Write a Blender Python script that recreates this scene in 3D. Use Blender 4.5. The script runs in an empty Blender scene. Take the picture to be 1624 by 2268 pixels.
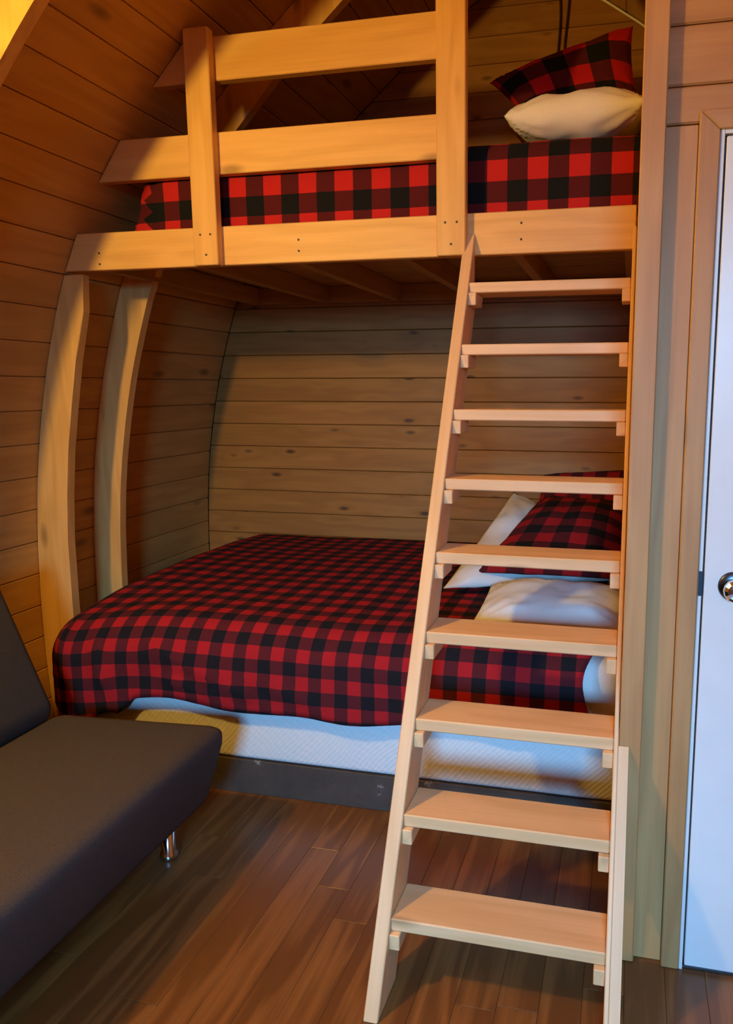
import bpy, bmesh, math, random
from mathutils import Vector, Matrix, noise
random.seed(7)
SC = bpy.context.scene
C = SC.collection

# ------------------------------------------------------------------ camera
F_PX, PX, PY, W, H = 1650.0, 1019.0, 1119.0, 1624.0, 2268.0
PITCH = math.atan2(259.0, 1650.0)
YAW = math.atan(381.0 / 1670.4)
cam = bpy.data.cameras.new('camera')
cam.sensor_fit = 'VERTICAL'
cam.sensor_height = 24.0
cam.lens = 24.0 * F_PX / H
cam.shift_x = (W / 2 - PX) / H
cam.shift_y = (PY - H / 2) / H
cam.clip_start = 0.02
co = bpy.data.objects.new('camera', cam)
C.objects.link(co)
co.location = (0, 0, 1.475)
co.rotation_euler = (math.pi / 2 - PITCH, 0, YAW)
SC.camera = co

# ------------------------------------------------------------------ world, daylight, exposure
wd = bpy.data.worlds.new('world'); SC.world = wd
wd.use_nodes = True
wd.node_tree.nodes['Background'].inputs[0].default_value = (0.45, 0.65, 1.0, 1)
wd.node_tree.nodes['Background'].inputs[1].default_value = 0.3
DAY_P, DAY_COL = 46.0, (0.20, 0.56, 1.0)
al = bpy.data.lights.new('window_daylight', 'AREA')
al.shape = 'RECTANGLE'; al.size = 0.86; al.size_y = 0.90
al.energy = DAY_P; al.color = DAY_COL; al.spread = math.radians(54)
ao = bpy.data.objects.new('window_daylight', al); C.objects.link(ao)
ao.location = (0.42, -3.26, 2.0)
ao.rotation_euler = (math.radians(90 - 21), 0, math.radians(10))   # into the room, slanting down like light from the sky
LAMP_POS = Vector((-1.72, 0.62, 2.33))        # bulb of the wall lamp
LAMP_L, LAMP_COL = 790.0, (1.0, 0.64, 0.12)
vs = SC.view_settings
vs.view_transform = 'Standard'; vs.look = 'None'; vs.gamma = 1.0
vs.use_curve_mapping = False
vs.exposure = 0.0
cy = SC.cycles
cy.max_bounces = 6; cy.diffuse_bounces = 5; cy.glossy_bounces = 2; cy.transmission_bounces = 4
cy.caustics_reflective = False; cy.caustics_refractive = False

# ------------------------------------------------------------------ materials
def nt(name):
    m = bpy.data.materials.new(name); m.use_nodes = True
    t = m.node_tree; t.nodes.clear()
    out = t.nodes.new('ShaderNodeOutputMaterial'); b = t.nodes.new('ShaderNodeBsdfPrincipled')
    t.links.new(b.outputs[0], out.inputs[0])
    return m, t, b
def node(t, kind, **kw):
    n = t.nodes.new(kind)
    for k, v in kw.items(): setattr(n, k, v)
    return n
def math_n(t, op, a, b=None, c=None):
    n = t.nodes.new('ShaderNodeMath'); n.operation = op
    for i, v in enumerate((a, b, c)):
        if v is None: continue
        if isinstance(v, (int, float)): n.inputs[i].default_value = v
        else: t.links.new(v, n.inputs[i])
    return n.outputs[0]
def ramp(t, fac, stops):
    r = t.nodes.new('ShaderNodeValToRGB')
    el = r.color_ramp.elements
    el[0].position = stops[0][0]; el[0].color = (*stops[0][1], 1)
    el[1].position = stops[-1][0]; el[1].color = (*stops[-1][1], 1)
    for p, c in stops[1:-1]:
        e = el.new(p); e.color = (*c, 1)
    t.links.new(fac, r.inputs[0])
    return r.outputs[0]
def mix(t, fac, a, b, mode='MIX'):
    n = t.nodes.new('ShaderNodeMix'); n.data_type = 'RGBA'; n.blend_type = mode
    if isinstance(fac, (int, float)): n.inputs[0].default_value = fac
    else: t.links.new(fac, n.inputs[0])
    for i, v in ((6, a), (7, b)):
        if isinstance(v, tuple): n.inputs[i].default_value = (*v, 1)
        else: t.links.new(v, n.inputs[i])
    return n.outputs[2]

def wood(name, light, dark, rough=0.5, knot=1.0, var=0.25, grain=1.0, bump=0.15, knot_col=None, kd=1.0):
    """grain runs along the local X axis of each board"""
    m, t, b = nt(name)
    tc = node(t, 'ShaderNodeTexCoord'); oi = node(t, 'ShaderNodeObjectInfo')
    off = node(t, 'ShaderNodeVectorMath', operation='SCALE')
    comb = node(t, 'ShaderNodeCombineXYZ')
    for i, k in enumerate((31.0, 17.0, 11.0)):
        t.links.new(math_n(t, 'MULTIPLY', oi.outputs['Random'], k), comb.inputs[i])
    add = node(t, 'ShaderNodeVectorMath', operation='ADD')
    t.links.new(tc.outputs['Object'], add.inputs[0]); t.links.new(comb.outputs[0], add.inputs[1])
    def mp(s):
        n = node(t, 'ShaderNodeMapping'); n.inputs['Scale'].default_value = s
        t.links.new(add.outputs[0], n.inputs[0]); return n.outputs[0]
    # knots
    vo = node(t, 'ShaderNodeTexVoronoi'); vo.feature = 'F1'
    vo.inputs['Scale'].default_value = 1.0; vo.inputs['Randomness'].default_value = 1.0
    t.links.new(mp((2.3 * kd, 6.0 * kd, 6.0 * kd)), vo.inputs['Vector'])
    kn = node(t, 'ShaderNodeMapRange'); kn.inputs[1].default_value = 0.05; kn.inputs[2].default_value = 0.15
    kn.inputs[3].default_value = 1.0; kn.inputs[4].default_value = 0.0
    t.links.new(vo.outputs['Distance'], kn.inputs[0])
    halo = node(t, 'ShaderNodeMapRange'); halo.inputs[1].default_value = 0.05; halo.inputs[2].default_value = 0.5
    halo.inputs[3].default_value = 1.0; halo.inputs[4].default_value = 0.0
    t.links.new(vo.outputs['Distance'], halo.inputs[0])
    # growth rings seen as wavy streaks
    n1 = node(t, 'ShaderNodeTexNoise'); n1.inputs['Scale'].default_value = 1.0; n1.inputs['Detail'].default_value = 2.0
    t.links.new(mp((0.9, 9.0, 9.0)), n1.inputs['Vector'])
    phase = math_n(t, 'ADD', math_n(t, 'MULTIPLY', n1.outputs['Fac'], 26.0), math_n(t, 'MULTIPLY', halo.outputs[0], 4.0))
    ring = math_n(t, 'ADD', math_n(t, 'MULTIPLY', math_n(t, 'SINE', phase), 0.5), 0.5)
    n2 = node(t, 'ShaderNodeTexNoise'); n2.inputs['Scale'].default_value = 1.0; n2.inputs['Detail'].default_value = 2.0
    t.links.new(mp((3.0, 120.0, 120.0)), n2.inputs['Vector'])
    n3 = node(t, 'ShaderNodeTexNoise'); n3.inputs['Scale'].default_value = 1.0; n3.inputs['Detail'].default_value = 1.0
    t.links.new(mp((1.1, 4.0, 4.0)), n3.inputs['Vector'])
    g = math_n(t, 'ADD', math_n(t, 'MULTIPLY', ring, 0.38 * grain), math_n(t, 'MULTIPLY', n2.outputs['Fac'], 0.45 * grain))
    g = math_n(t, 'ADD', g, math_n(t, 'MULTIPLY', n3.outputs['Fac'], 0.45))
    col = ramp(t, g, [(0.25, light), (0.95, dark)])
    kc = knot_col or tuple(c * 0.28 for c in dark)
    col = mix(t, math_n(t, 'MULTIPLY', kn.outputs[0], 0.85 * knot), col, kc)
    v = math_n(t, 'ADD', math_n(t, 'MULTIPLY', oi.outputs['Random'], var), 1.0 - var / 2)
    hs = node(t, 'ShaderNodeHueSaturation'); t.links.new(col, hs.inputs['Color']); t.links.new(v, hs.inputs['Value'])
    t.links.new(hs.outputs[0], b.inputs['Base Color'])
    b.inputs['Roughness'].default_value = rough
    bp = node(t, 'ShaderNodeBump'); bp.inputs['Strength'].default_value = bump; bp.inputs['Distance'].default_value = 0.002
    t.links.new(n2.outputs['Fac'], bp.inputs['Height']); t.links.new(bp.outputs[0], b.inputs['Normal'])
    return m

def plaid(name, period, red=(0.46, 0.012, 0.014), half=(0.085, 0.010, 0.012), black=(0.008, 0.009, 0.010)):
    m, t, b = nt(name)
    uv = node(t, 'ShaderNodeUVMap'); sp = node(t, 'ShaderNodeSeparateXYZ'); t.links.new(uv.outputs[0], sp.inputs[0])
    def stripe(o):
        f = math_n(t, 'FRACT', math_n(t, 'MULTIPLY', o, 1.0 / period))
        return math_n(t, 'LESS_THAN', f, 0.5)
    s = math_n(t, 'ADD', stripe(sp.outputs[0]), stripe(sp.outputs[1]))
    col = ramp(t, math_n(t, 'MULTIPLY', s, 0.5), [(0.0, red), (0.5, half), (1.0, black)])
    col.node.color_ramp.interpolation = 'CONSTANT'
    e = col.node.color_ramp.elements
    e[1].position = 0.3; e[2].position = 0.8
    n = node(t, 'ShaderNodeTexNoise'); n.inputs['Scale'].default_value = 260.0; n.inputs['Detail'].default_value = 2.0
    t.links.new(uv.outputs[0], n.inputs['Vector'])
    v = math_n(t, 'ADD', math_n(t, 'MULTIPLY', n.outputs['Fac'], 0.35), 0.82)
    hs = node(t, 'ShaderNodeHueSaturation'); t.links.new(col, hs.inputs['Color']); t.links.new(v, hs.inputs['Value'])
    t.links.new(hs.outputs[0], b.inputs['Base Color'])
    b.inputs['Roughness'].default_value = 0.95; b.inputs['Specular IOR Level'].default_value = 0.15
    bp = node(t, 'ShaderNodeBump'); bp.inputs['Strength'].default_value = 0.2; bp.inputs['Distance'].default_value = 0.001
    t.links.new(n.outputs['Fac'], bp.inputs['Height']); t.links.new(bp.outputs[0], b.inputs['Normal'])
    return m

def cloth(name, col, rough=0.9, scale=300.0, var=0.1, bump=0.2, spec=0.2):
    m, t, b = nt(name)
    tc = node(t, 'ShaderNodeTexCoord')
    n = node(t, 'ShaderNodeTexNoise'); n.inputs['Scale'].default_value = scale; n.inputs['Detail'].default_value = 3.0
    t.links.new(tc.outputs['Object'], n.inputs['Vector'])
    c = ramp(t, n.outputs['Fac'], [(0.3, tuple(x * (1 - var) for x in col)), (0.7, tuple(min(1, x * (1 + var)) for x in col))])
    t.links.new(c, b.inputs['Base Color'])
    b.inputs['Roughness'].default_value = rough; b.inputs['Specular IOR Level'].default_value = spec
    bp = node(t, 'ShaderNodeBump'); bp.inputs['Strength'].default_value = bump; bp.inputs['Distance'].default_value = 0.001
    t.links.new(n.outputs['Fac'], bp.inputs['Height']); t.links.new(bp.outputs[0], b.inputs['Normal'])
    return m

def quilt(name, col):
    """woven ticking with fine diagonal stitch lines"""
    m, t, b = nt(name)
    tc = node(t, 'ShaderNodeTexCoord'); sp = node(t, 'ShaderNodeSeparateXYZ'); t.links.new(tc.outputs['Object'], sp.inputs[0])
    x, z = sp.outputs[0], sp.outputs[2]
    nz = node(t, 'ShaderNodeTexNoise'); nz.inputs['Scale'].default_value = 5.0; t.links.new(tc.outputs['Object'], nz.inputs['Vector'])
    d1 = math_n(t, 'ADD', math_n(t, 'MULTIPLY', math_n(t, 'SUBTRACT', x, math_n(t, 'MULTIPLY', z, 0.9)), 330.0), math_n(t, 'MULTIPLY', nz.outputs['Fac'], 16.0))
    d2 = math_n(t, 'ADD', math_n(t, 'MULTIPLY', math_n(t, 'ADD', x, math_n(t, 'MULTIPLY', z, 1.3)), 150.0), math_n(t, 'MULTIPLY', nz.outputs['Fac'], 26.0))
    h = math_n(t, 'ADD', math_n(t, 'SINE', d1), math_n(t, 'MULTIPLY', math_n(t, 'SINE', d2), 0.6))
    c = ramp(t, math_n(t, 'ADD', math_n(t, 'MULTIPLY', h, 0.3), 0.5), [(0.1, tuple(k * 0.95 for k in col)), (0.9, col)])
    t.links.new(c, b.inputs['Base Color']); b.inputs['Roughness'].default_value = 0.8; b.inputs['Specular IOR Level'].default_value = 0.2
    bp = node(t, 'ShaderNodeBump'); bp.inputs['Strength'].default_value = 0.18; bp.inputs['Distance'].default_value = 0.002
    t.links.new(h, bp.inputs['Height']); t.links.new(bp.outputs[0], b.inputs['Normal'])
    return m

def plain(name, col, rough=0.5, metal=0.0, emit=0.0):
    m, t, b = nt(name)
    tc = node(t, 'ShaderNodeTexCoord')
    n = node(t, 'ShaderNodeTexNoise'); n.inputs['Scale'].default_value = 12.0
    t.links.new(tc.outputs['Object'], n.inputs['Vector'])
    c = ramp(t, n.outputs['Fac'], [(0.3, tuple(x * 0.96 for x in col)), (0.7, col)])
    t.links.new(c, b.inputs['Base Color'])
    b.inputs['Roughness'].default_value = rough; b.inputs['Metallic'].default_value = metal
    if emit:
        b.inputs['Emission Color'].default_value = (*LAMP_COL, 1); b.inputs['Emission Strength'].default_value = emit
    return m

def scuffed(name, col, spot):
    """dark painted board with pale scuffs and paint spots"""
    m, t, b = nt(name)
    tc = node(t, 'ShaderNodeTexCoord')
    n = node(t, 'ShaderNodeTexNoise'); n.inputs['Scale'].default_value = 9.0; n.inputs['Detail'].default_value = 8.0
    n.inputs['Roughness'].default_value = 0.7
    t.links.new(tc.outputs['Object'], n.inputs['Vector'])
    n2 = node(t, 'ShaderNodeTexNoise'); n2.inputs['Scale'].default_value = 60.0; t.links.new(tc.outputs['Object'], n2.inputs['Vector'])
    f = math_n(t, 'ADD', n.outputs['Fac'], math_n(t, 'MULTIPLY', n2.outputs['Fac'], 0.15))
    c = ramp(t, f, [(0.45, col), (0.73, tuple(k * 1.5 for k in col)), (0.80, spot)])
    t.links.new(c, b.inputs['Base Color']); b.inputs['Roughness'].default_value = 0.7
    return m

M = {}
M['pine'] = wood('pine_fresh', (0.82, 0.48, 0.16), (0.64, 0.33, 0.085), 0.5, 0.7, 0.10, 0.8)
M['ladder'] = wood('pine_ladder', (0.84, 0.55, 0.30), (0.68, 0.40, 0.18), 0.5, 0.6, 0.08, 0.8)
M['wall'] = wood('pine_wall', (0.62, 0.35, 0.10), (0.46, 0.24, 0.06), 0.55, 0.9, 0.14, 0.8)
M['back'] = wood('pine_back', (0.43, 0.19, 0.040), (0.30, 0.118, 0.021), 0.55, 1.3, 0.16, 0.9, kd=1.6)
M['bath'] = wood('pine_bathroom', (0.53, 0.295, 0.115), (0.40, 0.195, 0.070), 0.55, 0.8, 0.12, 0.9)
M['joist'] = wood('joist_wood', (0.48, 0.29, 0.10), (0.36, 0.20, 0.06), 0.6, 0.8, 0.15, 0.8)
M['floor'] = wood('floor_wood', (0.30, 0.120, 0.031), (0.155, 0.057, 0.014), 0.34, 0.1, 0.10, 1.5, 0.10)
M['backing'] = plain('sheathing_dark', (0.06, 0.035, 0.018), 0.9)
M['base'] = scuffed('base_paint', (0.045, 0.032, 0.026), (0.32, 0.28, 0.25))
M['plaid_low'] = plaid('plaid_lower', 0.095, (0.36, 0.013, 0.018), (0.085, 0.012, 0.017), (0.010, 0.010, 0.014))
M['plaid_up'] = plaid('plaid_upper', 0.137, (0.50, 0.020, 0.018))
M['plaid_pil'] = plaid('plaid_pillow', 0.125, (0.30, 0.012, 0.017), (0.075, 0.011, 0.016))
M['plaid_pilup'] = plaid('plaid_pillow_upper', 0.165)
M['white'] = cloth('white_cotton', (0.78, 0.77, 0.76), 0.85, 200.0, 0.03, 0.08)
M['cream'] = cloth('cream_cotton', (0.88, 0.84, 0.76), 0.85, 200.0, 0.03, 0.08)
M['tick'] = quilt('box_spring_ticking', (0.74, 0.74, 0.75))
M['sofa'] = cloth('sofa_fabric', (0.060, 0.052, 0.052), 0.85, 420.0, 0.25, 0.3, 0.3)
M['sofaback'] = cloth('sofa_fabric_back', (0.050, 0.046, 0.042), 0.85, 420.0, 0.25, 0.3, 0.3)
M['door'] = plain('door_paint', (0.82, 0.83, 0.84), 0.35)
M['jamb'] = plain('jamb_paint', (0.78, 0.79, 0.80), 0.4)
M['chrome'] = plain('chrome', (0.75, 0.75, 0.78), 0.12, 1.0)
M['darkmetal'] = plain('dark_metal', (0.10, 0.11, 0.14), 0.3, 1.0)
M['screw'] = plain('screw_dark', (0.05, 0.028, 0.012), 0.6)
M['cord'] = plain('cord_dark', (0.03, 0.012, 0.008), 0.6)
M['cordw'] = plain('cord_white', (0.92, 0.86, 0.80), 0.5)
M['bulb'] = plain('bulb_glass', (1, 1, 1), 0.5, 0.0, LAMP_L)
M['glass'], _t, _b = nt('window_glass')
_b.inputs['Transmission Weight'].default_value = 1.0; _b.inputs['Roughness'].default_value = 0.0; _b.inputs['IOR'].default_value = 1.05

# ------------------------------------------------------------------ helpers
def link(name, me, mat, parent=None, mw=None):
    o = bpy.data.objects.new(name, me); C.objects.link(o)
    if mat is not None: me.materials.append(M[mat])
    mw = mw or Matrix.Identity(4)
    if parent is not None:
        o.parent = parent
        o.matrix_basis = WM[parent.name].inverted() @ mw
    else:
        o.matrix_basis = mw
    WM[o.name] = mw.copy()
    return o
WM = {}
def tag(o, label=None, cat=None, group=None, kind=None):
    if label: o['label'] = label
    if cat: o['category'] = cat
    if group: o['group'] = group
    if kind: o['kind'] = kind
    return o
def thing(name, loc, label, cat, group=None):
    o = bpy.data.objects.new(name, None); C.objects.link(o); o.empty_display_size = 0.1
    o.location = loc
    WM[o.name] = Matrix.Translation(loc)
    return tag(o, label, cat, group)
def frame(origin, ex, ey):
    ex = Vector(ex).normalized(); ey = Vector(ey); ez = ex.cross(ey).normalized(); ey = ez.cross(ex)
    m = Matrix((ex, ey, ez)).transposed().to_4x4(); m.translation = Vector(origin)
    return m
def finish(bm, bevel=0.0, seg=1, smooth=False):
    if bevel > 0:
        bmesh.ops.bevel(bm, geom=list(bm.edges), offset=bevel, segments=seg, profile=0.5, affect='EDGES', clamp_overlap=True)
    bmesh.ops.recalc_face_normals(bm, faces=list(bm.faces))
    me = bpy.data.meshes.new('mesh'); bm.to_mesh(me); bm.free()
    if smooth:
        for p in me.polygons: p.use_smooth = True
    return me
def box_me(l, w, h, bevel=0.003, seg=1, smooth=False):
    bm = bmesh.new(); bmesh.ops.create_cube(bm, size=1.0)
    bmesh.ops.scale(bm, vec=(l, w, h), verts=bm.verts)
    return finish(bm, bevel, seg, smooth)
def board(name, lo, hi, axis, mat, parent=None, bevel=0.003):
    """axis aligned board; local X (grain) along the named world axis"""
    lo, hi = Vector(lo), Vector(hi); c = (lo + hi) / 2; s = hi - lo
    if axis == 'X': ex, ey, d = (1, 0, 0), (0, 1, 0), (s.x, s.y, s.z)
    elif axis == 'Y': ex, ey, d = (0, 1, 0), (-1, 0, 0), (s.y, s.x, s.z)
    else: ex, ey, d = (0, 0, 1), (1, 0, 0), (s.z, s.x, s.y)
    return link(name, box_me(*d, bevel), mat, parent, frame(c, ex, ey))
def prism(name, pts, thick, mw, mat, parent=None, bevel=0.002, smooth=False):
    """polygon in local XY, extruded from z=0 to thick"""
    bm = bmesh.new()
    a = [bm.verts.new((x, y, 0)) for x, y in pts]; b = [bm.verts.new((x, y, thick)) for x, y in pts]
    bm.faces.new(a[::-1]); bm.faces.new(b)
    n = len(pts)
    for i in range(n): bm.faces.new((a[i], a[(i + 1) % n], b[(i + 1) % n], b[i]))
    return link(name, finish(bm, bevel, 1, smooth), mat, parent, mw)
def cyl(name, p0, p1, r, mat, parent=None, seg=16, r2=None, bevel=0.0):
    p0, p1 = Vector(p0), Vector(p1); d = p1 - p0
    bm = bmesh.new(); bmesh.ops.create_cone(bm, cap_ends=True, segments=seg, radius1=r, radius2=r if r2 is None else r2, depth=d.length)
    me = finish(bm, bevel, 2)
    for p in me.polygons: p.use_smooth = len(p.vertices) == 4
    q = d.to_track_quat('Z', 'Y').to_matrix().to_4x4(); q.translation = (p0 + p1) / 2
    return link(name, me, mat, parent, q)
def tube(name, pts, r, mat, parent=None, seg=6):
    bm = bmesh.new(); rings = []
    pts = [Vector(p) for p in pts]
    for i, p in enumerate(pts):
        d = (pts[min(i + 1, len(pts) - 1)] - pts[max(i - 1, 0)]).normalized()
        s = d.orthogonal().normalized() if i == 0 else (s - d * s.dot(d)).normalized()
        u = d.cross(s)
        rings.append([bm.verts.new(p + r * (math.cos(k * 2 * math.pi / seg) * s + math.sin(k * 2 * math.pi / seg) * u)) for k in range(seg)])
    for a, b in zip(rings, rings[1:]):
        for k in range(seg): bm.faces.new((a[k], a[(k + 1) % seg], b[(k + 1) % seg], b[k]))
    bm.faces.new(rings[0][::-1]); bm.faces.new(rings[-1])
    return link(name, finish(bm, 0, 1, True), mat, parent)
def lathe(name, prof, mw, mat, parent=None, seg=28):
    bm = bmesh.new(); rings = []
    for r, z in prof:
        rings.append([bm.verts.new((r * math.cos(k * 2 * math.pi / seg), r * math.sin(k * 2 * math.pi / seg), z)) for k in range(seg)])
    for a, b in zip(rings, rings[1:]):
        for k in range(seg): bm.faces.new((a[k], a[(k + 1) % seg], b[(k + 1) % seg], b[k]))
    bm.faces.new(rings[0][::-1]); bm.faces.new(rings[-1])
    return link(name, finish(bm, 0, 1, True), mat, parent, mw)
def screw(parent, x, y, z):
    return cyl('screw', (x, y + 0.002, z), (x, y - 0.0008, z), 0.0042, 'screw', parent, 8)

# ------------------------------------------------------------------ the arch of the cabin
XC = -0.53
PROF = [(1.83, 0.0), (1.85, 0.2), (1.858, 0.4), (1.858, 0.6), (1.848, 0.85), (1.83, 1.05), (1.805, 1.22), (1.77, 1.40),
        (1.727, 1.58), (1.675, 1.75), (1.62, 1.91), (1.555, 2.05), (1.44, 2.236), (1.335, 2.378), (1.19, 2.545),
        (0.94, 2.80), (0.68, 3.02), (0.53, 3.143), (0.355, 3.262), (0.18, 3.37), (0.0, 3.46)]
Y0, YB = -3.3, 3.85
cum = [0.0]
for a, b in zip(PROF, PROF[1:]): cum.append(cum[-1] + math.dist(a, b))
def arc(s):
    s = min(max(s, 0), cum[-1])
    for i in range(len(cum) - 1):
        if s <= cum[i + 1]:
            f = (s - cum[i]) / (cum[i + 1] - cum[i])
            return (PROF[i][0] + f * (PROF[i + 1][0] - PROF[i][0]), PROF[i][1] + f * (PROF[i + 1][1] - PROF[i][1]))
def s_at_z(z):
    for i in range(len(PROF) - 1):
        if PROF[i][1] <= z <= PROF[i + 1][1]:
            return cum[i] + (z - PROF[i][1]) / (PROF[i + 1][1] - PROF[i][1]) * (cum[i + 1] - cum[i])
    return cum[-1]
def half(z): return arc(s_at_z(z))[0]
def offset_arc(s, d):
    a, b = Vector(arc(s - 0.03)), Vector(arc(s + 0.03)); t = (b - a).normalized()
    n = Vector((-t.y, t.x))          # towards the room for the (half-width, z) pairs
    p = Vector(arc(s)) + n * d
    return p
PITCH_S = 0.136
s_ref = s_at_z(1.908)
seams = [s_ref + k * PITCH_S for k in range(-40, 41)]
seams = [0.0] + [s for s in seams if 0.03 < s < cum[-1] - 0.03] + [cum[-1]]

for side, sg in (('left', -1), ('right', 1)):
    # sheathing behind the planks
    n = 40; bm = bmesh.new(); rows = []
    for k in range(n + 1):
        s = cum[-1] * k / n
        pi_, po = offset_arc(s, -0.024), offset_arc(s, -0.05)
        if k == n: pi_ = Vector((0, arc(s)[1] + 0.03)); po = Vector((0, arc(s)[1] + 0.06))
        rows.append([bm.verts.new((XC + sg * p.x, y, p.y)) for p in (pi_, po) for y in (Y0 - 0.05, YB + 0.05)])
    for a, b in zip(rows, rows[1:]):
        bm.faces.new((a[0], a[1], b[1], b[0])); bm.faces.new((a[2], b[2], b[3], a[3]))
        bm.faces.new((a[0], b[0], b[2], a[2])); bm.faces.new((a[1], a[3], b[3], b[1]))
    for r in (rows[0], rows[-1]): bm.faces.new((r[0], r[2], r[3], r[1]))
    w = link('wall_' + side, finish(bm), 'backing'); tag(w, kind='structure')
    for sa, sb in zip(seams, seams[1:]):
        a, b = Vector(arc(sa)), Vector(arc(sb))
        pa, pb = Vector((XC + sg * a.x, 0, a.y)), Vector((XC + sg * b.x, 0, b.y))
        wd_ = (pb - pa).length - 0.002
        nrm = Vector((0, 1, 0)).cross(pb - pa).normalized() * (-sg)      # away from the room
        if nrm.dot(Vector((XC, 0, 1.2)) - (pa + pb) / 2) > 0: nrm = -nrm
        c = (pa + pb) / 2 + nrm * 0.009; c.y = (Y0 + YB) / 2
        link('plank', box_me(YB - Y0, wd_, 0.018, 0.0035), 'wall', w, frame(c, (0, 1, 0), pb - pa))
    if side == 'left': wall_left = w
    else: wall_right = w

def rib(name, y, z0, z1, label, depth=0.14, thick=0.04, sg=-1, mat='pine', group=None, inner=None):
    s0, s1 = s_at_z(z0), s_at_z(z1) if z1 < 3.45 else cum[-1]
    n = max(6, int((s1 - s0) / 0.09))
    out = [tuple(offset_arc(s0 + (s1 - s0) * k / n, 0.003)) for k in range(n + 1)]
    inn = [tuple(offset_arc(s0 + (s1 - s0) * k / n, depth)) for k in range(n + 1)]
    if z1 >= 3.45:                                             # cut plumb at the ridge
        inn = [p for p in inn if p[0] > 0.01] + [(0.0, inn[-1][1] - 0.01)]
        out = [p for p in out if p[0] > 0.01] + [(0.0, PROF[-1][1] - 0.004)]
    if inner: inn = [(XC - X if sg < 0 else X - XC, Z) for X, Z in inner]
    # local X = world Z (grain runs up the rib), local Y = world X
    poly = [(z - z0, XC + sg * d) for d, z in out] + [(z - z0, XC + sg * d) for d, z in inn[::-1]]
    mw = frame((0, y, z0), (0, 0, 1), (1, 0, 0))               # local Z = Z x X = +Y
    o = prism(name, poly, thick, mw, mat, None, 0.003)
    return tag(o, label, 'timber rib', group)
rib('timber_rib', 2.557, 0.0, 1.906, 'bright curved pine rib standing under the left end of the loft beam',
    inner=[(-2.215, 0.0), (-2.228, .3), (-2.232, .587), (-2.229, .855), (-2.215, 1.04), (-2.193, 1.225), (-2.16, 1.404), (-2.125, 1.58), (-2.075, 1.767), (-2.066, 1.906)])
rib('timber_rib', 2.89, 0.0, 3.46, 'shaded curved rib behind the bunk, seen between the loft rails and again under the loft', mat='pine')
rib('timber_rib', 1.85, 0.0, 3.46, 'brightly lit slanting roof rib in the upper left corner nearest the viewer')
rib('timber_rib', 0.0, 0.0, 3.46, 'curved rib on the left wall beside the viewer', mat='wall')

# ------------------------------------------------------------------ back wall
zs_back = [1.529 + 0.1255 * k for k in range(-13, 16)]
bm = bmesh.new()
vs_ = [(XC - d - 0.03, z) for d, z in PROF] + [(XC + d + 0.03, z) for d, z in PROF[:-1][::-1]]
a = [bm.verts.new((x, YB + 0.02, z)) for x, z in vs_]; b = [bm.verts.new((x, YB + 0.06, z)) for x, z in vs_]
bm.faces.new(a); bm.faces.new(b[::-1])
for i in range(len(a)): bm.faces.new((a[i], b[i], b[(i + 1) % len(a)], a[(i + 1) % len(a)]))
wall_back = tag(link('wall_back', finish(bm), 'backing'), kind='structure')
edges_z = [0.0] + [z for z in zs_back if 0.02 < z < 3.42] + [3.455]
for z0, z1 in zip(edges_z, edges_z[1:]):
    g = 0.001
    pts = [(XC - half(z0), z0 + g), (XC + half(z0), z0 + g), (XC + half(z1), z1 - g), (XC - half(z1), z1 - g)]
    if abs(pts[2][0] - pts[3][0]) < 0.02: pts = pts[:2] + [((pts[2][0] + pts[3][0]) / 2, z1 - g)]
    zc = (z0 + z1) / 2
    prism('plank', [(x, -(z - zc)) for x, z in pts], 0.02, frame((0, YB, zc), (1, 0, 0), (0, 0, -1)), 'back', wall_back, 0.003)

# ------------------------------------------------------------------ floor
fl = link('floor', box_me(3.9, YB - Y0 + 0.1, 0.04, 0), 'backing', None, Matrix.Translation((XC, (Y0 + YB) / 2, -0.04)))
tag(fl, kind='structure')
x = -0.968 - 0.1 * 15
while x < XC + 1.84:
    y = Y0 + random.uniform(-0.9, 0.0)
    if abs(x + 0.968) < 0.01: y = 2.06 - 4.0
    if abs(x + 0.768) < 0.01: y = 1.765 - 4.0
    while y < YB:
        L = random.uniform(1.1, 1.5)
        if abs(x + 0.968) < 0.01 or abs(x + 0.768) < 0.01: L = 1.333
        ya, yb = max(y, Y0), min(y + L, YB)
        if yb - ya > 0.05:
            board('floorboard', (x + 0.0003, ya + 0.0003, -0.018), (x + 0.0997, yb - 0.0003, 0.0), 'Y', 'floor', fl, 0.0007)
        y += L
    x += 0.1

# ------------------------------------------------------------------ bathroom partition, door
XP, YP = 0.03, 1.808            # side wall plane X, front wall plane Y
bw = link('wall_bathroom_front', box_me(1.4, 0.03, 3.1, 0), 'backing', None, Matrix.Translation((XP + 0.71, YP + 0.055, 1.55)))
# leave the door opening to the boards: replace by three sheets
bpy.data.objects.remove(bw)
bm = bmesh.new()
def add_box(bm, lo, hi):
    r = bmesh.ops.create_cube(bm, size=1.0)['verts']
    bmesh.ops.scale(bm, vec=[h - l for l, h in zip(lo, hi)], verts=r)
    bmesh.ops.translate(bm, vec=[(h + l) / 2 for l, h in zip(lo, hi)], verts=r)
add_box(bm, (XP + 0.02, YP + 0.02, 0), (0.155, YP + 0.07, 3.1))
add_box(bm, (0.955, YP + 0.02, 0), (1.30, YP + 0.07, 2.4))
add_box(bm, (0.155, YP + 0.02, 2.045), (0.955, YP + 0.07, 2.8))
wall_bath = tag(link('wall_bathroom_front', finish(bm), 'backing'), kind='structure')
zz = [2.046 + 0.1255 * (k) for k in range(0, 9)]
zz = [2.046, 2.125, 2.248, 2.374, 2.50, 2.626, 2.752, 2.878, 3.0, 3.12]
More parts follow.
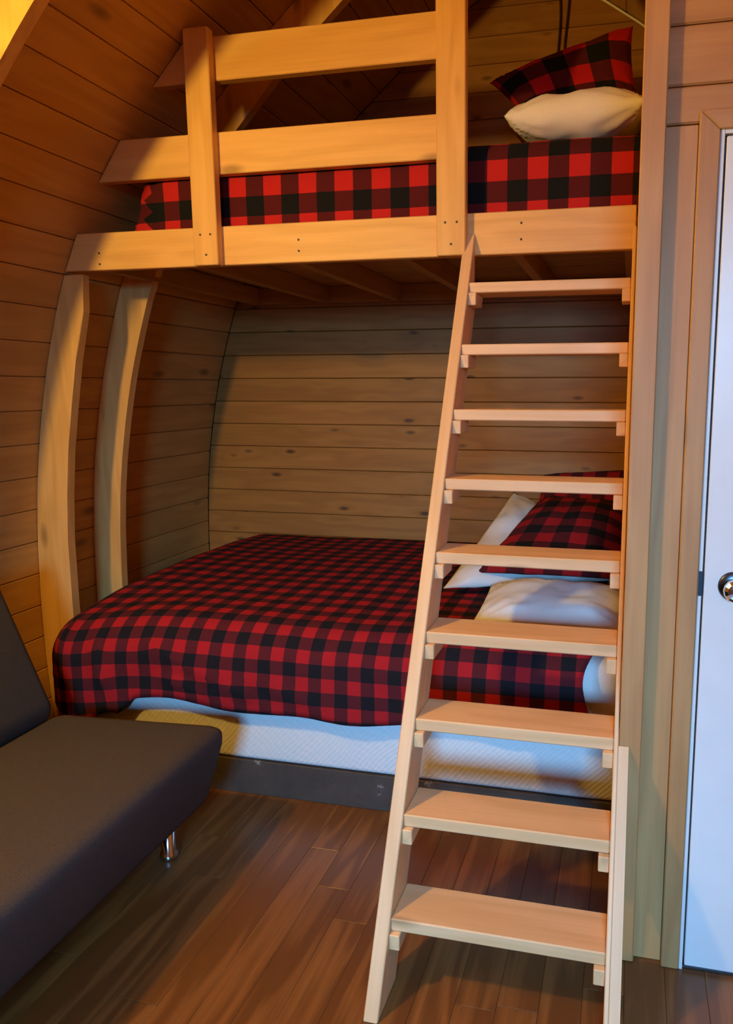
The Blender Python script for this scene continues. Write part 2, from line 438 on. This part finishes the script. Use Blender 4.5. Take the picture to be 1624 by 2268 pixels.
for z0, z1 in zip(zz, zz[1:]):
    xr = XC + half(z1) - 0.01
    if xr < 0.1: continue
    board('plank', (XP, YP, z0 + 0.001), (xr, YP + 0.018, z1 - 0.001), 'X', 'bath', wall_bath, 0.004)
board('plank', (XP, YP, 0.0), (0.124, YP + 0.018, 2.044), 'Z', 'bath', wall_bath, 0.002)
for k in range(4):
    x0 = 1.0 + 0.08 * k
    board('plank', (x0 + 0.001, YP, 0.0), (x0 + 0.079, YP + 0.018, 2.044), 'Z', 'bath', wall_bath, 0.002)
# side of the bathroom, next to bed and loft
bs = link('wall_bathroom_side', box_me(0.03, YB - YP - 0.03, 3.05, 0), 'backing', None, Matrix.Translation((XP + 0.034, (YB + YP) / 2 + 0.01, 1.525)))
tag(bs, kind='structure')
ez = [z for z in edges_z if z < 3.1]
for z0, z1 in zip(ez, ez[1:]):
    board('plank', (XP, YP + 0.02, z0 + 0.001), (XP + 0.018, YB, z1 - 0.001), 'Y', 'wall', bs, 0.003)
# corner post
tag(board('trim_1', (0.0, 1.786, 0.0), (0.054, YP, 3.14), 'Z', 'bath', None, 0.003), kind='structure')
# casing: two mitred legs and a head
def mitre(name, pts, mw, parent=None): return prism(name, pts, 0.022, mw, 'bath', parent, 0.003)
DX0, DX1, DZ1 = 0.168, 0.955, 2.025
yc = 1.786
ca = prism('trim_2', [(0.0, 0.0), (2.068, 0.0), (DZ1, 0.0445), (0.0, 0.0445)], 0.022, frame((0.1235, yc, 0), (0, 0, 1), (1, 0, 0)), 'bath', None, 0.003)
cb = prism('trim_3', [(0.0, 0.0), (DZ1, 0.0), (2.068, 0.0445), (0.0, 0.0445)], 0.022, frame((DX1, yc, 0), (0, 0, 1), (1, 0, 0)), 'bath', None, 0.003)
cc = prism('trim_4', [(DX0, -DZ1), (DX1, -DZ1), (DX1 + 0.0445, -2.068), (0.1235, -2.068)], 0.022, frame((0, yc, 0), (1, 0, 0), (0, 0, -1)), 'bath', None, 0.003)
for o in (ca, cb, cc): tag(o, kind='structure')
dr = thing('door_1', (0.56, YP, 0), None, None); tag(dr, 'white painted bathroom door with a chrome knob', None, None, 'structure')
board('jamb', (DX0 + 0.0005, yc + 0.004, 0.0), (DX0 + 0.009, YP + 0.07, DZ1), 'Z', 'jamb', dr, 0.001)
board('jamb', (DX1 - 0.009, yc + 0.004, 0.0), (DX1 - 0.0005, YP + 0.07, DZ1), 'Z', 'jamb', dr, 0.001)
board('jamb', (DX0 + 0.0095, yc + 0.004, DZ1 - 0.009), (DX1 - 0.0095, YP + 0.07, DZ1 - 0.0005), 'X', 'jamb', dr, 0.001)
board('door_stop', (DX0 + 0.0095, YP + 0.045, 0.0), (DX0 + 0.02, YP + 0.07, DZ1 - 0.01), 'Z', 'darkmetal', dr, 0.001)
slab = board('door_slab', (DX0 + 0.0135, yc + 0.005, 0.012), (DX1 - 0.0135, yc + 0.043, DZ1 - 0.0135), 'Z', 'door', dr, 0.002)
board('threshold', (DX0, YP - 0.012, 0.0), (DX1, YP + 0.06, 0.008), 'X', 'darkmetal', dr, 0.002)
kx, kz = 0.247, 1.018
kmw = frame((kx, yc + 0.005, kz), (1, 0, 0), (0, 0, 1))      # local Z = -Y... points at the room
kn = lathe('knob', [(0.0105, 0.004), (0.0105, 0.020), (0.018, 0.026), (0.0255, 0.034), (0.0275, 0.044), (0.0255, 0.053), (0.019, 0.058), (0.008, 0.0595)], kmw, 'chrome', dr, 14)
for p in kn.data.polygons: p.use_smooth = False
tag(kn, 'faceted chrome knob')
lathe('rosette', [(0.0345, 0.0), (0.0345, 0.003), (0.031, 0.007), (0.0105, 0.0085)], kmw, 'darkmetal', kn)
board('latch_plate', (DX0 + 0.0008, yc + 0.0035, 0.99), (DX0 + 0.010, yc + 0.006, 1.05), 'Z', 'darkmetal', dr, 0.0005)

# ------------------------------------------------------------------ wall behind the viewer with the window
bm = bmesh.new()
WX0, WX1, WZ0, WZ1 = -0.05, 0.89, 1.48, 2.52
add_box(bm, (XC - 1.9, Y0 - 0.05, 0), (WX0, Y0, 3.5)); add_box(bm, (WX1, Y0 - 0.05, 0), (XC + 1.9, Y0, 3.5))
add_box(bm, (WX0, Y0 - 0.05, 0), (WX1, Y0, WZ0)); add_box(bm, (WX0, Y0 - 0.05, WZ1), (WX1, Y0, 3.5))
tag(link('wall_front', finish(bm), 'wall'), kind='structure')
wn = thing('window_1', ((WX0 + WX1) / 2, Y0, WZ0), 'window behind the viewer', None); wn['kind'] = 'structure'
for lo, hi, ax in (((WX0, Y0 - 0.05, WZ0), (WX0 + .05, Y0 + 0.02, WZ1), 'Z'), ((WX1 - .05, Y0 - 0.05, WZ0), (WX1, Y0 + 0.02, WZ1), 'Z'),
                   ((WX0 + .05, Y0 - 0.05, WZ0), (WX1 - .05, Y0 + 0.02, WZ0 + .05), 'X'), ((WX0 + .05, Y0 - 0.05, WZ1 - .05), (WX1 - .05, Y0 + 0.02, WZ1), 'X')):
    board('window_frame', lo, hi, ax, 'bath', wn, 0.002)
board('pane', (WX0 + .05, Y0 - 0.03, WZ0 + .05), (WX1 - .05, Y0 - 0.026, WZ1 - .05), 'X', 'glass', wn, 0)

# ------------------------------------------------------------------ wall lamp on the left wall (above the sofa, out of frame)
lp = thing('wall_lamp', tuple(LAMP_POS), 'small warm wall lamp above the sofa on the left wall', 'lamp')
wx = XC - half(LAMP_POS.z)
lathe('backplate', [(0.05, 0.0), (0.05, 0.012), (0.03, 0.02)], frame((wx + 0.002, LAMP_POS.y, LAMP_POS.z), (0, 1, 0), (0, 0, 1)), 'darkmetal', lp)
cyl('arm', (wx + 0.01, LAMP_POS.y, LAMP_POS.z), (LAMP_POS.x - 0.055, LAMP_POS.y, LAMP_POS.z), 0.016, 'darkmetal', lp)
bm = bmesh.new(); bmesh.ops.create_uvsphere(bm, u_segments=12, v_segments=8, radius=0.06)
link('bulb', finish(bm, 0, 1, True), 'bulb', lp, Matrix.Translation(LAMP_POS))

# ------------------------------------------------------------------ loft bunk
YL = 2.557                                   # front plane of beam and rails
ZB0, ZB1 = 1.918, 2.054
loft = thing('loft_bunk', (-1.0, YL, ZB0), 'pine loft bunk platform with guard rails above the lower bed', 'loft')
def left_cut(name, z0, z1, xr, th=0.038):
    zc = (z0 + z1) / 2
    pts = [(XC - half(z0) + 0.004, -(z0 - zc)), (xr, -(z0 - zc)), (xr, -(z1 - zc)), (XC - half(z1) + 0.004, -(z1 - zc))]
    return prism(name, pts, th, frame((0, YL, zc), (1, 0, 0), (0, 0, -1)), 'pine', loft, 0.003)
beam = left_cut('front_beam', ZB0, ZB1, -0.004)
for x, z in ((-1.17, 1.995), (-1.17, 1.957), (-0.375, 2.015), (-0.375, 1.963), (-1.985, 1.98), (-1.985, 1.94)): screw(beam, x, YL, z)
left_cut('guard_rail', 2.232, 2.374, -0.62)
left_cut('guard_rail', 2.543, 2.688, -0.62)
for x0, x1, z1 in ((-1.562, -1.466, 2.705), (-0.655, -0.556, 3.19)):
    p = board('post', (x0, YL - 0.039, ZB0 - 0.004), (x1, YL - 0.0005, z1), 'Z', 'pine', loft, 0.003)
    for dx, z in ((0.03, 2.02), (0.07, 2.02), (0.05, 1.95)): screw(p, x0 + dx, YL - 0.039, z)
for x in (-2.00, -1.60, -1.20, -0.80, -0.40, -0.02):
    zt = 2.008
    xj = x
    board('joist', (xj - 0.019, YL + 0.04, 1.922), (xj + 0.019, YB - 0.045, zt), 'Y', 'joist', loft, 0.002)
board('ledger', (XC - half(2.01) + 0.01, YB - 0.042, 1.922), (XP - 0.003, YB - 0.003, 2.008), 'X', 'joist', loft, 0.002)
yy = YL + 0.04
while yy < YB - 0.05:
    y2 = min(yy + 0.139, YB - 0.004)
    board('deck_board', (-1.96, yy + 0.001, 2.009), (XP - 0.003, y2 - 0.001, 2.028), 'X', 'joist', loft, 0.002)
    yy += 0.139

# ------------------------------------------------------------------ ladder
SL = 0.553                                    # run per rise
def lad_y(z): return 1.455 + SL * z
XLI, XRI = -0.531, -0.0135                    # inner faces of the rails
ladder = thing('ladder', (-0.27, 1.52, 0), 'pine ladder with nine flat treads leaning against the loft', 'ladder')
dirv = Vector((0, SL, 1)).normalized(); perp = Vector((0, 1, -SL)).normalized()   # along, and to the back
def rail(name, x0, x1, clip=None, ztop=2.052, parent=ladder):
    # outline in the YZ plane: foot cut level, top cut plumb against the beam
    yt = YL - 0.0015
    pts = [(lad_y(0), 0.0), (lad_y(0) + 0.142, 0.0)]
    zb = (yt - (lad_y(0) + 0.142)) / SL
    pts += [(yt, zb), (yt, (yt - lad_y(0)) / SL)]
    if clip:
        yk, zk = clip                          # only in front of the post, cut level at zk
        pts = [(lad_y(0), 0.0), (lad_y(0) + 0.142, 0.0), (lad_y(0) + 0.142 + SL * ((yk - lad_y(0) - 0.142) / SL), (yk - lad_y(0) - 0.142) / SL), (yk, zk), (lad_y(zk), zk)]
    L = [(Vector((0, y - lad_y(0), z)).dot(dirv), Vector((0, y - lad_y(0), z)).dot(perp)) for y, z in pts]
    # local X along the ladder, local Y to the back, local Z = X x Y
    mw = frame((0, lad_y(0), 0), dirv, perp)
    ezx = mw.to_3x3().col[2].x                 # sign of world X along local Z
    if ezx < 0: mw.translation.x = x1
    else: mw.translation.x = x0
    return prism(name, L, x1 - x0, mw, 'ladder', parent, 0.0025)
rail('side_rail', XLI - 0.036, XLI)
rr = rail('side_rail', XRI, -0.0015)
rail('lower_rail_block', -0.0013, 0.023, clip=(1.784, 0.595), parent=rr)
TZ = [0.195, 0.402, 0.609, 0.812, 1.012, 1.211, 1.411, 1.612, 1.816]
for i, z in enumerate(TZ):
    y0 = lad_y(z)
    dpt = 0.138
    board('tread', (XLI + 0.0005, y0, z - 0.033), (XRI - 0.0005, y0 + dpt, z), 'X', 'ladder', ladder, 0.003)
    for s, xa, xb in (('l', XLI + 0.0005, XLI + 0.0265), ('r', XRI - 0.0265, XRI - 0.0005)):
        zt = z - 0.0335; hgt = 0.040
        yb = lad_y(zt) + 0.012
        # cleat: raked front end like the rail
        pts = [(lad_y(zt) + 0.004, zt), (lad_y(zt) + 0.125, zt), (lad_y(zt) + 0.125 - 0.02, zt - hgt), (lad_y(zt) + 0.004, zt - hgt)]
        mw = frame((xa, 0, 0), (0, 1, 0), (0, 0, 1))    # local Z = Y x Z = +X
        prism('cleat', pts, xb - xa, mw, 'ladder', ladder, 0.002)

# ------------------------------------------------------------------ lower bed
YF = 2.31
base = thing('bed_base', (-1.0, 3.06, 0), 'dark painted wooden plinth under the lower bed with pale scuffs', 'bed base')
board('front_board', (-2.0, YF, 0.0), (0.02, YF + 0.03, 0.132), 'X', 'base', base, 0.002)
board('side_board', (-2.0, YF + 0.031, 0.0), (-1.97, 3.83, 0.132), 'Y', 'base', base, 0.002)
board('side_board', (-0.01, YF + 0.031, 0.0), (0.02, 3.83, 0.132), 'Y', 'base', base, 0.002)
board('slat', (-1.969, YF + 0.2, 0.112), (-0.011, YF + 0.29, 0.131), 'X', 'base', base, 0.002)
board('slat', (-1.969, 3.0, 0.112), (-0.011, 3.09, 0.131), 'X', 'base', base, 0.002)
board('slat', (-1.969, 3.6, 0.112), (-0.011, 3.69, 0.131), 'X', 'base', base, 0.002)
def soft_box(name, lo, hi, bev, mat, label, cat, seg=4, sag=0.0):
    lo, hi = Vector(lo), Vector(hi); s = hi - lo
    me = box_me(s.x, s.y, s.z, bev, seg, True)
    o = link(name, me, mat, None, Matrix.Translation((lo + hi) / 2))
    return tag(o, label, cat)
soft_box('box_spring', (-2.0, YF, 0.133), (0.022, 3.83, 0.362), 0.022, 'tick', 'white quilted box spring between the dark plinth and the lower mattress', 'box spring')
soft_box('mattress', (-1.95, YF + 0.012, 0.363), (0.022, 3.83, 0.608), 0.06, 'white', 'white mattress of the lower bed, its end showing beside the ladder', 'mattress')

def fbm(x, y, z, o=3):
    return noise.fractal(Vector((x, y, z)), 1.0, 2.0, o)
def drape(name, x0, x1, y0, y1, ztop, rc, r, hang_f, hang_l, mat, label, period_off=(0, 0), hem=None, crease=None, nres=0.022,
          thick=0.012, puff=0.0, left_lean=0.0, seed=0.0, wr=0.006, right_edge=None, top=None):
    """cloth laid over a bed: hangs over the front (y0) and the left end (x0)"""
    Lf = (rc - r) + r * math.pi / 2 + hang_f
    Ll = (rc - r) + r * math.pi / 2 + hang_l
    cx, cy = x0 + rc, y0 + rc
    def prof(T):
        a = rc - r
        if T <= a: return T, 0.0
        if T <= a + r * math.pi / 2:
            g = (T - a) / r; return a + r * math.sin(g), r * (1 - math.cos(g))
        return rc, r + (T - a - r * math.pi / 2)
    def pt(p, q, side=None):
        tx, ty = max(0.0, cx - p), max(0.0, cy - q)
        nd = Vector((0, 0, 0))
        if tx == 0 and ty == 0:
            x, y, d = p, q, 0.0; u, v = p, q
        elif tx == 0:
            rho, d = prof(ty); x, y = p, cy - rho; u, v = p, q; nd = Vector((0, -1, 0))
        elif ty == 0:
            rho, d = prof(tx); x, y = cx - rho, q; u, v = p, q; nd = Vector((-1, 0, 0))
        else:
            a, b = tx / Ll, ty / Lf
            m = max(a, b)
            phi = math.pi / 4 * (a / b) if a <= b else math.pi / 2 - math.pi / 4 * (b / a)
            w = phi / (math.pi / 2); Lm = Lf * (1 - w) + Ll * w
            T = m * Lm
            rho, d = prof(T)
            x, y = cx - rho * math.sin(phi), cy - rho * math.cos(phi)
            nd = Vector((-math.sin(phi), -math.cos(phi), 0))
            front_side = (a <= b) if side is None else side
            if front_side: u, v = cx - phi * min(T, rc * 1.25), cy - T
            else: u, v = cx - T, cy - (math.pi / 2 - phi) * min(T, rc * 1.25)
        z = ztop - d
        if top: z += top(x, y)
        # bulge of the puffy edge, folds of the hanging part
        hangf = max(0.0, min(1.0, (d - r * 0.4) / max(0.05, r)))
        amp = wr * (0.55 + 0.9 * hangf)
        n = fbm(u * 4.5 + seed, v * 4.5, 0.3, 3) * amp + fbm(u * 1.6, v * 1.6 + seed, 2.0, 2) * amp * 1.4
        if crease:
            for (ua, va, ub, vb, wdt, h) in crease:
                du, dv = ub - ua, vb - va; LL = math.hypot(du, dv)
                s = ((u - ua) * du + (v - va) * dv) / LL; e = ((u - ua) * dv - (v - va) * du) / LL
                k = math.exp(-(e / wdt) ** 2) * max(0.0, min(1.0, s / 0.08)) * max(0.0, min(1.0, (LL - s) / 0.08))
                n += h * k * (1.0 if e > 0 else 0.6)
        dirn = (Vector((0, 0, 1)) * (1 - hangf) + nd * hangf)
        P = Vector((x, y, z)) + dirn * n + nd * puff * math.sin(math.pi * min(1, d / 0.3)) * (1 if d > 0 else 0)
        P.x += left_lean * d if nd.x < -0.5 else 0.0
        return P, (u + period_off[0], v + period_off[1])
    # parameter rows; hem shape changes the hanging length along u
    ps, qs = [], []
    p = cx - Ll
    nP = int((x1 - p) / nres); ps = [p + (x1 - p) * i / nP for i in range(nP + 1)]
    q0 = cy - Lf
    nQ = int((y1 - q0) / nres); qs = [q0 + (y1 - q0) * i / nQ for i in range(nQ + 1)]
    verts, uvs, pq = [], [], []
    for j, q in enumerate(qs):
        for i, p in enumerate(ps):
            qq, pp = q, p
            if hem and q < cy:
                f = (cy - q) / Lf; qq = cy - f * (Lf + hem(p))
            if right_edge and p > x1 - 0.3:
                f = (p - (x1 - 0.3)) / 0.3; pp = x1 - 0.3 + f * (0.3 + right_edge(q, (cy - q) / Lf if q < cy else 0.0))
            P, uv = pt(pp, qq); verts.append(P); uvs.append(uv); pq.append((pp, qq))
    nx = len(ps); faces = []
    for j in range(len(qs) - 1):
        for i in range(nx - 1):
            k = j * nx + i; faces.append((k, k + 1, k + nx + 1, k + nx))
    me = bpy.data.meshes.new('mesh'); me.from_pydata([tuple(v) for v in verts], [], faces); me.update()
    uvl = me.uv_layers.new(name='UVMap')
    # each face takes its own side of the corner fold, so squares do not smear across it
    for poly in me.polygons:
        cp_ = sum(pq[vi][0] for vi in poly.vertices) / 4; cq_ = sum(pq[vi][1] for vi in poly.vertices) / 4
        corner = cp_ < cx and cq_ < cy
        side = (cx - cp_) / Ll <= (cy - cq_) / Lf
        for li, vi in zip(poly.loop_indices, poly.vertices):
            uvl.data[li].uv = pt(*pq[vi], side)[1] if corner else uvs[vi]
        poly.use_smooth = True
    o = link(name, me, mat)
    sm = o.modifiers.new('thickness', 'SOLIDIFY'); sm.thickness = thick; sm.offset = -1
    return tag(o, label, 'duvet')

def hem_low(p):
    h = 0.012 * math.sin(p * 5.0 + 0.7) + 0.008 * math.sin(p * 13.0)
    if p < -1.75: h += 0.10 * min(1, (-1.75 - p) / 0.25)
    h += 0.03 * math.exp(-((p + 1.80) / 0.035) ** 2)
    return h
def redge_low(q, f):
    # folded back corner: pulled in at mid height of the hang
    return -0.045 * math.sin(min(1.0, f) * math.pi) ** 2 if f > 0 else 0.0
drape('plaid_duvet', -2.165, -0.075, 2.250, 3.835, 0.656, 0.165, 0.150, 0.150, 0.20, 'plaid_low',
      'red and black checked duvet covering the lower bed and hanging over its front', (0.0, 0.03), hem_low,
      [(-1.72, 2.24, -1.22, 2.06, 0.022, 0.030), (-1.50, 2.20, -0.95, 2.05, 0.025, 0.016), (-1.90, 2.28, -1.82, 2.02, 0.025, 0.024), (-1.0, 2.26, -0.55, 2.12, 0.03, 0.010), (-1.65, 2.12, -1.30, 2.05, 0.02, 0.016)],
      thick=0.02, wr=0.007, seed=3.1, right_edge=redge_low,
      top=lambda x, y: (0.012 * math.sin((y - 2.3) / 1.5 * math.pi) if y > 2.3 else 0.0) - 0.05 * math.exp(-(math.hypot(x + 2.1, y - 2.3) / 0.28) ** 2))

# pillows
def pillow(name, c, T, mat, label, n=30, ear=0.10, seed=0.0, wr=0.008, flat=0.0, group=None, sag=0.0):
    """c: four corner points going round; T: full thickness"""
    c = [Vector(v) for v in c]
    eu = ((c[1] - c[0]) + (c[2] - c[3])) / 2; ev = ((c[3] - c[0]) + (c[2] - c[1])) / 2
    nrm = eu.cross(ev).normalized()
    Lu, Lv = eu.length, ev.length
    def P(u, v, side):
        # concave edges between the corner ears
        au = u * (1 - ear * (1 - v * v) ** 1.0 * 0.5); av = v * (1 - ear * (1 - u * u) * 0.5)
        a, b = (au + 1) / 2, (av + 1) / 2
        p = c[0] * (1 - a) * (1 - b) + c[1] * a * (1 - b) + c[2] * a * b + c[3] * (1 - a) * b
        h = (max(0, 1 - abs(u) ** 3.2) ** 0.55) * (max(0, 1 - abs(v) ** 3.2) ** 0.55)
        w = fbm(u * Lu * 4 + seed, v * Lv * 4, side * 2.0 + seed, 3) * wr
        # wrinkles radiating from the corners
        cr = (abs(u) * abs(v)) ** 1.5
        w += 0.010 * cr * math.sin(14 * math.atan2(1.02 - abs(v), 1.02 - abs(u)) + seed) * min(1, h * 4)
        k = h * T / 2 * (1 if side > 0 else 1 - flat)
        return p + nrm * side * (k + w * min(1, h * 3)) - Vector((0, 0, 1)) * sag * (1 - u * u)
    verts, faces, uv = [], [], []
    idx = {}
    ts = [math.sin((-1 + 2 * i / n) * math.pi / 2) * 0.55 + (-1 + 2 * i / n) * 0.45 for i in range(n + 1)]
    for s in (1, -1):
        for j in range(n + 1):
            for i in range(n + 1):
                if s < 0 and (i in (0, n) or j in (0, n)): idx[s, i, j] = idx[1, i, j]; continue
                idx[s, i, j] = len(verts); verts.append(tuple(P(ts[i], ts[j], s))); uv.append((ts[i] * Lu / 2 + seed, ts[j] * Lv / 2 + seed * 0.37))
    for s in (1, -1):
        for j in range(n):
            for i in range(n):
                f = (idx[s, i, j], idx[s, i + 1, j], idx[s, i + 1, j + 1], idx[s, i, j + 1])
                faces.append(f if s > 0 else f[::-1])
    me = bpy.data.meshes.new('mesh'); me.from_pydata(verts, [], faces); me.update()
    l = me.uv_layers.new(name='UVMap')
    for poly in me.polygons:
        poly.use_smooth = True
        for li, vi in zip(poly.loop_indices, poly.vertices): l.data[li].uv = uv[vi]
    return tag(link(name, me, mat), label, 'pillow', group)

# front pillow of the lower bed, flat against the bathroom wall
pillow('pillow', [(-0.50, 2.37, 0.690), (0.02, 2.39, 0.695), (0.02, 2.73, 0.735), (-0.50, 2.73, 0.73)], 0.13, 'white',
       'white pillow lying flat at the front of the lower bed behind the ladder', seed=1.3, wr=0.012, ear=0.04, flat=0.6)
# stack at the back: white below, plaid on top, plaid leaning on the wall
pillow('pillow', [(-0.69, 2.73, 0.705), (-0.06, 3.06, 0.69), (-0.04, 3.46, 0.78), (-0.535, 3.50, 0.985)], 0.11, 'white',
       'white pillow sticking out under the checked pillows at the back of the lower bed', seed=4.2, wr=0.018, ear=0.03, flat=0.3)
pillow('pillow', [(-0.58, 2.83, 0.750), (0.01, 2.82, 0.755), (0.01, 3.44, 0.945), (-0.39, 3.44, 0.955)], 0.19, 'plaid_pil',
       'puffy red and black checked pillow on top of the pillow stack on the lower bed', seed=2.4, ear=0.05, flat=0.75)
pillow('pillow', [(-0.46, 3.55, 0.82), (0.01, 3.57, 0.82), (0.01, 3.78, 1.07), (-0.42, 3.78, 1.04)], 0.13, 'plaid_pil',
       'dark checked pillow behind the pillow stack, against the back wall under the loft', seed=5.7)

# ------------------------------------------------------------------ loft bedding
soft_box('loft_mattress', (-1.74, 2.63, 2.03), (0.022, 3.74, 2.25), 0.03, 'white', 'mattress hidden under the checked cover on the loft', 'mattress')
def redge_up(q, f): return 0.0
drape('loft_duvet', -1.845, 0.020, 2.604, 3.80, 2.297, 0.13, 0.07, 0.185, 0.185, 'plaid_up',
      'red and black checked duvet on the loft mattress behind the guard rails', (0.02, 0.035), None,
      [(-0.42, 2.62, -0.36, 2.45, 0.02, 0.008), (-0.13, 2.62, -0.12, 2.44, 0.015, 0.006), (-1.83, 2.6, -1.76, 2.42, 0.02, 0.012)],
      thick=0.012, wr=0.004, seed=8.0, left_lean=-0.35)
pillow('pillow', [(-0.455, 2.66, 2.385), (0.015, 2.66, 2.40), (0.015, 3.02, 2.43), (-0.44, 3.02, 2.41)], 0.16, 'cream',
       'cream white pillow lying on the loft bed beside the corner post', seed=6.1, wr=0.010, ear=0.05)
pillow('pillow', [(-0.44, 3.05, 2.50), (-0.01, 3.02, 2.50), (-0.043, 3.16, 2.84), (-0.60, 3.16, 2.685)], 0.15, 'plaid_pilup',
       'red and black checked pillow propped up tilted behind the cream pillow on the loft', seed=0.9, ear=0.12)

# ------------------------------------------------------------------ sofa on the left
sofa = thing('sofa_bed', (-1.6, 1.05, 0), 'dark grey armless sofa bed with chrome feet along the left wall', 'sofa')
def slab_part(name, prof, ya, yb, mat, bev):
    mw = frame((0, ya, 0), (1, 0, 0), (0, 0, -1))               # local Y = -Z, local Z = +Y
    bm = bmesh.new()
    a = [bm.verts.new((x, -z, 0)) for x, z in prof]; b = [bm.verts.new((x, -z, yb - ya)) for x, z in prof]
    bm.faces.new(a); bm.faces.new(b[::-1]); n = len(prof)
    for i in range(n): bm.faces.new((a[i], b[i], b[(i + 1) % n], a[(i + 1) % n]))
    return link(name, finish(bm, bev, 5, True), mat, sofa, mw)
slab_part('seat', [(-1.89, 0.132), (-1.295, 0.132), (-1.20, 0.428), (-1.86, 0.405)], 0.05, 2.025, 'sofa', 0.06)
slab_part('backrest', [(-1.885, 0.35), (-1.862, 0.415), (-2.06, 0.90), (-2.17, 0.86), (-2.02, 0.40)], 0.05, 2.02, 'sofaback', 0.03)
for x, y in ((-1.385, 1.91), (-1.80, 1.91), (-1.385, 0.16), (-1.80, 0.16)):
    lathe('foot', [(0.026, 0.0), (0.028, 0.004), (0.028, 0.018), (0.022, 0.026), (0.020, 0.155)], Matrix.Translation((x, y, 0)), 'chrome', sofa, 20)

# ------------------------------------------------------------------ cords at the loft's back wall
def hang(name, x, z0, z1, ph, label):
    pts = [(x + 0.014 * math.sin(k * 0.5 + ph) * (1 - k / 14), YB - 0.012, z1 + (z0 - z1) * k / 14) for k in range(15)]
    tag(tube(name, pts, 0.0045, 'cord'), label, 'cord')
hang('hanging_cord', -0.400, 2.62, 3.36, 0.0, 'thin dark cord hanging on the back wall above the checked loft pillow, left of two')
hang('hanging_cord', -0.362, 2.62, 3.34, 1.2, 'thin dark cord hanging on the back wall above the checked loft pillow, right of two')
pts = []
for k in range(11):
    s = s_at_z(3.40) + (s_at_z(3.09) - s_at_z(3.40)) * k / 10
    p = offset_arc(s, 0.012); pts.append((XC + p.x, YB - 0.012, p.y))
tag(tube('white_cord', pts, 0.006, 'cordw'), 'thin white cable running along the roof slope at the back wall', 'cable')
